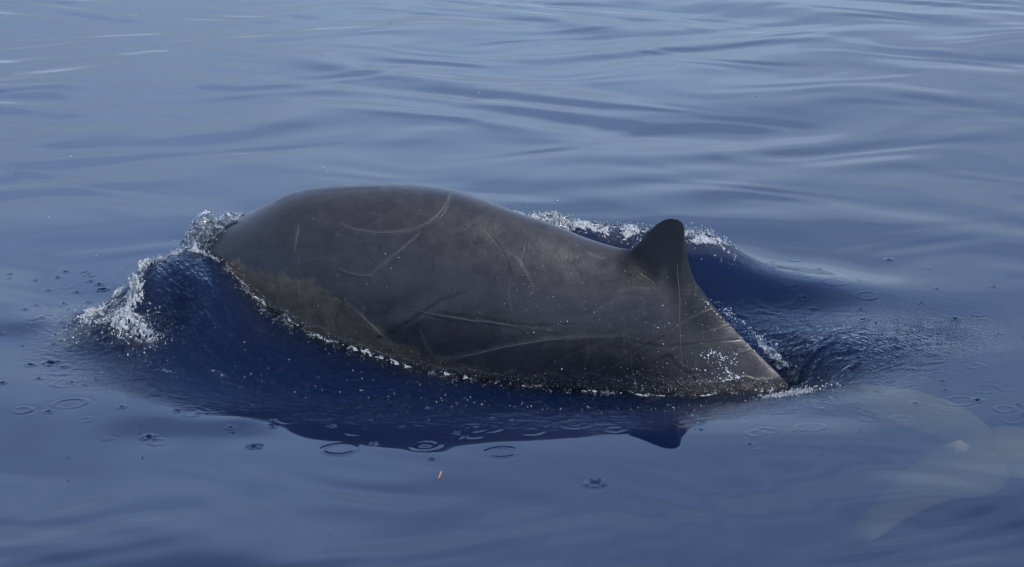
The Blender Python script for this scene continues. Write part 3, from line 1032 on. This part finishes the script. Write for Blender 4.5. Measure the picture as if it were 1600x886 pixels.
sea = link('sea', me, SEA, kind='structure', label='calm blue sea surface pushed up in waves round the whale')


def water_z(x, y):
    i = np.clip(np.searchsorted(gx, x) - 1, 0, len(gx) - 2)
    j = np.clip(np.searchsorted(gy, y) - 1, 0, len(gy) - 2)
    fx_ = np.clip((x - gx[i]) / (gx[i + 1] - gx[i]), 0, 1)
    fy_ = np.clip((y - gy[j]) / (gy[j + 1] - gy[j]), 0, 1)
    return (Hs[i, j] * (1 - fx_) * (1 - fy_) + Hs[i + 1, j] * fx_ * (1 - fy_) + Hs[i, j + 1] * (1 - fx_) * fy_ + Hs[i + 1, j + 1] * fx_ * fy_)


# ------------------------------------------------------------------ spray and drops
def ico(sub):
    b = bmesh.new()
    bmesh.ops.create_icosphere(b, subdivisions=sub, radius=1)
    v = np.array([q.co[:] for q in b.verts]); f = np.array([[q.index for q in p.verts] for p in b.faces])
    b.free()
    return v, f


ICO = {1: ico(1), 2: ico(2)}


def blobs(name, C, R, mat, label, sub=1, squash=.35, parent=None, stretch=None, cat=None):
    """many small blobs of water joined in one mesh"""
    v, f = ICO[sub]
    n = len(C)
    ax = rng.normal(size=(n, 3, 3))
    qm = np.linalg.qr(ax)[0]
    sc = 1 + squash * rng.uniform(-1, 1, (n, 3))
    A_ = qm * sc[:, None, :] * R[:, None, None]
    V_ = np.einsum('nij,vj->nvi', A_, v) * (1 + .12 * rng.normal(size=(n, len(v), 1)) * (sub > 1))
    if stretch is not None: V_ = V_ * stretch
    V_ = V_ + C[:, None, :]
    Q_ = (f[None] + (np.arange(n) * len(v))[:, None, None]).reshape(-1, 3)
    return link(name, mesh_np(name, V_.reshape(-1, 3), Q_), mat, parent, label, cat, 'stuff')


def along(pts, n):
    """n random points along a world polyline"""
    c = smooth_curve(pts, 200)
    t = rng.random(n) * 199
    i = t.astype(int)
    return c[i] + (c[np.minimum(i + 1, 199)] - c[i]) * (t - i)[:, None]


def froth(name, pts, hw, thr, hgt, label, step=.004, seed=50, fine=(.012, .06)):
    """a joined lace of froth lying on the water along a world polyline"""
    pts = np.array(pts, float)
    L_ = np.hypot(*np.diff(pts[:, :2], axis=0).T).sum()
    n = int(L_ / step); m = int(2.6 * hw / step)
    c = smooth_curve(pts, n)[:, :2]
    tg = np.gradient(c, axis=0); tg /= np.linalg.norm(tg, axis=1, keepdims=True)
    nn = np.stack([-tg[:, 1], tg[:, 0]], -1)
    tt = np.linspace(-1.3 * hw, 1.3 * hw, m)
    G = c[:, None] + nn[:, None] * tt[None, :, None]
    X, Y = G[..., 0], G[..., 1]
    na_ = Noise(seed, fine[0], fine[1], 34, 1, .5)(X, Y)
    nb_ = Noise(seed + 1, .08, .3, 20, 1, .5)(X, Y)
    s_ = np.linspace(0, 1, n)[:, None]
    k_ = np.exp(-(tt[None] / hw) ** 2) * np.clip(np.minimum(s_, 1 - s_) * 12, 0, 1) - .38 * np.abs(na_) + .22 * nb_
    on = k_ > thr
    z = water_z(X, Y) + np.clip(k_ - thr, 0, 1) * hgt * (1 + .35 * na_ + .3 * nb_) + .0015 * na_
    q_ = grid_quads(n, m)
    q_ = q_[on.ravel()[q_].all(1)]
    V_ = np.stack([X, Y, z], -1).reshape(-1, 3)
    u_, inv = np.unique(q_, return_inverse=True)
    return link(name, mesh_np(name, V_[u_], inv.reshape(q_.shape)), FOAM, None, label, None, 'stuff')


# 1. white spray thrown up round the head
def in_poly(px, py, poly):
    poly = np.asarray(poly, float)
    ins = np.zeros(px.shape, bool)
    j = len(poly) - 1
    for i in range(len(poly)):
        a, b = poly[i], poly[j]
        c = ((a[1] > py) != (b[1] > py)) & (px < (b[0] - a[0]) * (py - a[1]) / (b[1] - a[1] + 1e-12) + a[0])
        ins ^= c
        j = i
    return ins


spray_poly = [(272, 398), (285, 380), (296, 362), (300, 347), (308, 350), (315, 331), (322, 334), (330, 340), (340, 347), (350, 338), (362, 337), (372, 338), (385, 334),
              (378, 342), (362, 350), (348, 360), (340, 370), (334, 385), (330, 400), (300, 400)]
n = 60000
cx_, cy_ = rng.uniform(268, 388, n), rng.uniform(328, 402, n)
m_ = in_poly(cx_ + rng.normal(0, 1.2, n), cy_ + rng.normal(0, 1.2, n), spray_poly)
cx_, cy_ = cx_[m_][:9000], cy_[m_][:9000]
yy = 11.98 + .10 * rng.normal(size=len(cx_)) * .8 + (cx_ - 330) / 330 * .25
Cs = at_y(cx_, cy_, yy)
def sheets(name, poly, y0, label, layers=4, thr=-.9, slope=.25):
    """torn sheets of thrown-up water, one behind the other"""
    po = np.array(poly, float)
    Vs, Fs, off = [], [], 0
    lay = Noise(41, .014, .08, 34, 1, .4)
    x0, x1, z0, z1 = po[:, 0].min() - 3, po[:, 0].max() + 3, po[:, 1].min() - 3, po[:, 1].max() + 3
    for L_ in range(layers):
        gxs, gys = np.meshgrid(np.arange(x0, x1, .9), np.arange(z0, z1, .9), indexing='ij')
        ox, oy = 3 * np.sin(gys * .21 + L_ * 2) + rng.normal(0, .3, gxs.shape), 3 * np.sin(gxs * .17 + L_) + rng.normal(0, .3, gxs.shape)
        kk = in_poly(gxs + ox, gys + oy + 1.5 * L_, poly) & (lay(gxs * .0032 + L_ * 3, gys * .0032) > thr - .2 * L_)
        pw = at_y(gxs, gys, y0 + .04 * L_ + .018 * lay(gxs * .0032, gys * .0032 + L_ * 5) + (gxs - po[:, 0].mean()) / 330 * slope)
        q_ = grid_quads(*gxs.shape)
        q_ = q_[kk.ravel()[q_].all(1)]
        Vs.append(pw.reshape(-1, 3)); Fs.append(q_ + off); off += gxs.size
    V_, q_ = np.vstack(Vs), np.vstack(Fs)
    u_, inv = np.unique(q_, return_inverse=True)
    link(name, mesh_np(name, V_[u_], inv.reshape(q_.shape)), FOAM, None, label, None, 'stuff')


sheets('bow_spray', spray_poly, 11.93, 'white sheet of spray thrown up in front of the head')
sheets('tail_splash', [(1172, 520), (1180, 522), (1198, 540), (1222, 562), (1240, 578), (1250, 596), (1218, 598), (1226, 582), (1206, 562), (1186, 543)], 11.3, 'small torn splash rising beside the tail stock', 3, -.2)
Cs = Cs[:1300]
blobs('bow_spray_beads', Cs + rng.normal(0, .016, Cs.shape) + [0, -.03, .004], .001 + .004 * rng.random(len(Cs)) ** 2, FOAM, 'beads of spray flying round the white splash at the head', 1)

# 2. froth on the breaking edge of the bow wave
e1 = np.array([at_z(np.array(float(a)), np.array(float(b)), c) for a, b, c in ((332, 396, .34), (300, 393, .34), (262, 399, .335), (235, 414, .31), (215, 435, .26), (205, 465, .19), (202, 490, .12))])
A1 = along(e1, 1500) + rng.normal(0, 1, (1500, 3)) * [.03, .03, .0]
e2 = np.array([at_z(np.array(float(a)), np.array(float(b)), c) for a, b, c in ((225, 425, .2), (185, 440, .1), (150, 470, .05), (142, 500, .04), (165, 520, .03), (215, 530, .03), (240, 545, .03))])
A2 = along(e2, 1500) + rng.normal(0, 1, (1500, 3)) * [.07, .09, .0]
e3 = np.array([at_z(np.array(float(a)), np.array(float(b)), c) for a, b, c in ((205, 440, .2), (190, 470, .12), (200, 500, .1), (208, 520, .08))])
A3 = along(e3, 400) + rng.normal(0, 1, (400, 3)) * [.03, .05, .0]
froth('bow_froth', e1, .05, .22, .035, 'white froth along the curling lip of the bow wave', seed=51)
froth('side_froth', e2, .09, .50, .026, 'lacy froth tumbling off the left end of the bow wave', seed=53)
froth('inner_froth', e3, .07, .36, .02, 'thin froth streaks trailing down the left end of the bow wave', seed=55)
Cs = np.vstack([A1, A2, A3])
Cs[:, 2] = water_z(Cs[:, 0], Cs[:, 1]) + np.abs(rng.normal(0, .010, len(Cs))) * np.where(np.arange(len(Cs)) < 1500, 1.6, .8)
keep = nf2(Cs[:, 0], Cs[:, 1]) > -.3
Cs = Cs[keep]
blobs('bow_foam', Cs, .0009 + .0042 * rng.random(len(Cs)) ** 3.5, FOAM, 'sparkling froth on the breaking left edge of the bow wave', 1)

# 3. beads along the waterline of the flank
froth('flank_froth', cc[1:12] + [0, -.02, 0], .032, .66, .010, 'broken froth where the water meets the front of the near flank', seed=57, fine=(.01, .05))
froth('flank_froth', cc[10:] + [0, -.03, 0], .028, .74, .008, 'scattered froth where the water meets the rear of the near flank', seed=59, fine=(.01, .05))
A1 = along(cc[1:], 6500)
A1 = A1 + rng.normal(0, 1, A1.shape) * [.030, .034, 0] + np.array([0, -.024, 0])
kx_ = A1[:, 0] * 1.0
A1 = A1[(nf2(A1[:, 0] * 1.5, A1[:, 1]) + nf(A1[:, 0], A1[:, 1] * 2) * .5 > np.interp(kx_, [-1.4, -.5, .2, 1.4], [-.2, .2, .9, .9]))]
A1[:, 2] = water_z(A1[:, 0], A1[:, 1]) + np.abs(rng.normal(0, .005, len(A1)))
blobs('waterline_foam', A1, .0006 + .0024 * rng.random(len(A1)) ** 4, FOAM, 'thin beaded line of foam where the water meets the near flank', 1)

# 4. froth behind the back and the fin
froth('back_froth', [(-.15, 12.28, 0), (.05, 12.3, 0), (.2, 12.3, 0), (.34, 12.3, 0)], .10, .16, .032, 'white tumbling froth just behind the back of the whale', seed=61)
froth('crest_froth', [(.25, 12.3, 0), (.5, 12.3, 0), (.9, 12.34, 0), (1.2, 12.34, 0)], .10, .5, .02, 'thin broken froth on the crest behind the dorsal fin', seed=63)
A1 = along(np.array([(-.1, 12.28, 0), (.05, 12.3, 0), (.2, 12.3, 0), (.3, 12.3, 0)]), 1000) + rng.normal(0, 1, (1000, 3)) * [.05, .05, 0]
A1[:, 2] = water_z(A1[:, 0], A1[:, 1]) + np.abs(rng.normal(0, .022, 1000))
A2 = along(np.array([(.3, 12.3, 0), (.6, 12.3, 0), (.9, 12.34, 0), (1.15, 12.36, 0)]), 650) + rng.normal(0, 1, (650, 3)) * [.05, .07, 0]
A2[:, 2] = water_z(A2[:, 0], A2[:, 1]) + np.abs(rng.normal(0, .006, 650))
A3 = along(np.array([(.95, 12.42, 0), (1.05, 12.42, 0), (1.1, 12.42, 0)]), 260) + rng.normal(0, 1, (260, 3)) * [.05, .02, 0]
A3[:, 2] = water_z(A3[:, 0], A3[:, 1]) + np.abs(rng.normal(0, .016, 260))
Cs = np.vstack([A1, A2, A3])
blobs('back_foam', Cs, .0009 + .0042 * rng.random(len(Cs)) ** 3, FOAM, 'broken froth on the wave behind the back and dorsal fin', 1)

# 5. string of drops falling behind the tail stock
tl = smooth_curve([(1098, 458), (1125, 478), (1150, 500), (1172, 514), (1190, 532), (1210, 548), (1228, 562), (1240, 578), (1248, 592)], 200)
n = 190
t_ = rng.choice(rng.random(26), n) + rng.normal(0, .018, n)
t_ = np.clip(t_, 0, 1)
i_ = (t_ * 199).astype(int)
jx = rng.normal(0, 1, n) * (3 + 5 * t_)
jy = rng.normal(0, 1, n) * (2.5 + 4 * t_)
Cs = at_y(tl[i_, 0] + jx, tl[i_, 1] + jy, 11.33 + rng.normal(0, .04, n))
blobs('tail_spray', Cs, rng.uniform(.0009, .0032, n) * rng.choice([1, 1, 1, 2.0], n), DROP, 'string of water drops falling beside the tail stock', 2)
A1 = at_z(rng.normal(1232, 22, 700), rng.normal(588, 9, 700), -.05)
A1[:, 2] = water_z(A1[:, 0], A1[:, 1]) + np.abs(rng.normal(0, .009, 700))
blobs('tail_foam', A1, rng.uniform(.0016, .005, 700), FOAM, 'small patch of foam where the tail stock enters the water', 1)

# 6. drops hanging in the air over the sea
n = 420
qx_, qy_ = rng.uniform(0, 1600, n), np.abs(rng.normal(0, 190, n)) + 3
c2 = rng.random(n) < .35
qx_ = np.where(c2, rng.normal(200, 90, n), qx_); qy_ = np.where(c2, rng.normal(440, 50, n), qy_)
big = np.array([(648, 171), (748, 145), (556, 105), (715, 5), (610, 36), (700, 35), (683, 33), (416, 310), (418, 316), (1108, 153), (1182, 150), (110, 245), (1302, 312), (76, 340), (870, 314), (1135, 372), (1131, 378),
                (1052, 100), (512, 270), (505, 262), (980, 55), (1330, 733), (205, 410), (190, 420), (150, 400), (240, 378), (80, 113), (1345, 118)], float)
qx_ = np.concatenate([qx_, big[:, 0]]); qy_ = np.concatenate([qy_, big[:, 1]])
ym = rng.uniform(10.2, 11.9, len(qx_))
Cs = at_y(qx_, qy_, ym)
ok = (Cs[:, 2] > water_z(Cs[:, 0], Cs[:, 1]) + .02) | (np.arange(len(qx_)) >= n)
Rr = np.concatenate([rng.uniform(.0009, .0022, n), rng.uniform(.003, .0055, len(big))])
blobs('airborne_droplets', Cs[ok], Rr[ok], DROP, 'scattered fine water droplets flung into the air round the whale', 1)

# 7. drops and tiny jets bouncing on the water in front
n = 150
A1 = at_z(np.concatenate([rng.normal(620, 140, 80), rng.normal(900, 130, 40), rng.uniform(1000, 1300, 30)]), np.concatenate([rng.normal(588, 26, 80), rng.normal(632, 16, 40), rng.normal(640, 18, 30)]), -.1)
A1[:, 2] = water_z(A1[:, 0], A1[:, 1]) + np.abs(rng.normal(0, .006, n))
blobs('bouncing_droplets', A1, rng.uniform(.0014, .0042, n), DROP, 'glinting drops bouncing on the dark water in front of the flank', 1)

# 8. beads of water on the skin, whitened to stand for sun glints
spots = []
for (a, b, sa, sb, k_) in ((1045, 520, 40, 45, 60), (1130, 570, 28, 20, 110), (1060, 590, 60, 14, 70), (880, 480, 60, 50, 60), (820, 400, 40, 30, 24), (1030, 575, 50, 16, 40),
                           (980, 470, 60, 60, 30), (560, 400, 130, 60, 26), (700, 470, 120, 60, 16), (500, 500, 60, 26, 24)):
    for _ in range(k_): spots.append((random.gauss(a, sa), random.gauss(b, sb)))
for _ in range(60):
    t_ = random.random() ** 1.2
    spots.append((1098 + 125 * t_, 462 + 128 * t_ + random.uniform(3, 8)))  # white row drawn in for the sun glint along the tail ridge
for _ in range(380):
    a_ = random.uniform(600, 1225)
    spots.append((a_, np.interp(a_, wl_px[:, 0], wl_px[:, 1]) - abs(random.gauss(0, 9)) - 1))
for _ in range(110):
    a_ = random.uniform(345, 600)
    spots.append((a_, np.interp(a_, wl_px[:, 0], wl_px[:, 1]) - abs(random.gauss(0, 7)) - 1))
g1 = smooth_curve([(1107, 556), (1112, 549), (1125, 556), (1132, 562)], 40)  # white bead lines drawn in for glints on the wet flank
g2 = smooth_curve([(1133, 572), (1140, 582), (1152, 586), (1160, 588)], 40)
g3 = smooth_curve([(1128, 594), (1140, 592), (1155, 590)], 40)
for g_ in (g1, g2, g3):
    for q in g_: spots.append((q[0] + random.gauss(0, 1.6), q[1] + random.gauss(0, 1.8)))
sa = np.array(spots)
inside = (sa[:, 1] < np.interp(sa[:, 0], wl_px[:, 0], wl_px[:, 1])) & (sa[:, 0] > 340) & (sa[:, 1] > np.interp(sa[:, 0], [340, 450, 620, 800, 985, 1085, 1225], [372, 306, 294, 338, 396, 447, 598]))
sa = sa[inside]
Cs, Ns = surf_pts(sa[:, 0], sa[:, 1])
Rr = rng.uniform(.0007, .0020, len(Cs)) * np.where(rng.random(len(Cs)) < .12, 1.7, 1)
glint = (((sa[:, 0] - 1125) / 50) ** 2 + ((sa[:, 1] - 572) / 28) ** 2 < 1) | ((sa[:, 0] > 1100) & (sa[:, 1] < 462 + (sa[:, 0] - 1098) * 1.03 + 12))
Rr = np.where(glint, Rr * rng.uniform(.9, 2.1, len(Cs)), Rr * .9)
blobs('water_bead_glint', Cs + Ns * (Rr * .3)[:, None], Rr, BEAD_GLINT, None, 1, parent=whale)

# ------------------------------------------------------------------ orange sliver floating in front
ORANGE = plain('orange_plastic', (.75, .24, .08), .4)
c = at_z(np.array(686.5), np.array(747.0), 0.)
c[2] = float(water_z(np.array([c[0]]), np.array([c[1]]))[0])
b = bmesh.new()
n = 10
rows = []
for i in range(n):
    t_ = i / (n - 1)
    r_ = .0034 * math.sin(math.pi * (.08 + .84 * t_)) ** .5 * (.6 + .4 * t_)
    p = Vector((-.004 + .012 * t_, .02 * t_, -.004 + .026 * t_))
    rows.append([b.verts.new(p + Vector((math.cos(a) * r_, math.sin(a) * r_ * .6, 0))) for a in np.linspace(0, 2 * math.pi, 8, endpoint=False)])
for i in range(n - 1):
    for j in range(8):
        b.faces.new((rows[i][j], rows[i][(j + 1) % 8], rows[i + 1][(j + 1) % 8], rows[i + 1][j]))
b.faces.new(rows[0][::-1]); b.faces.new(rows[-1])
me = bpy.data.meshes.new('sliver'); b.to_mesh(me); b.free()
o = link('floating_sliver', me, ORANGE, label='tiny orange sliver floating upright on the calm water in front', cat='flotsam')
o.location = tuple(c)
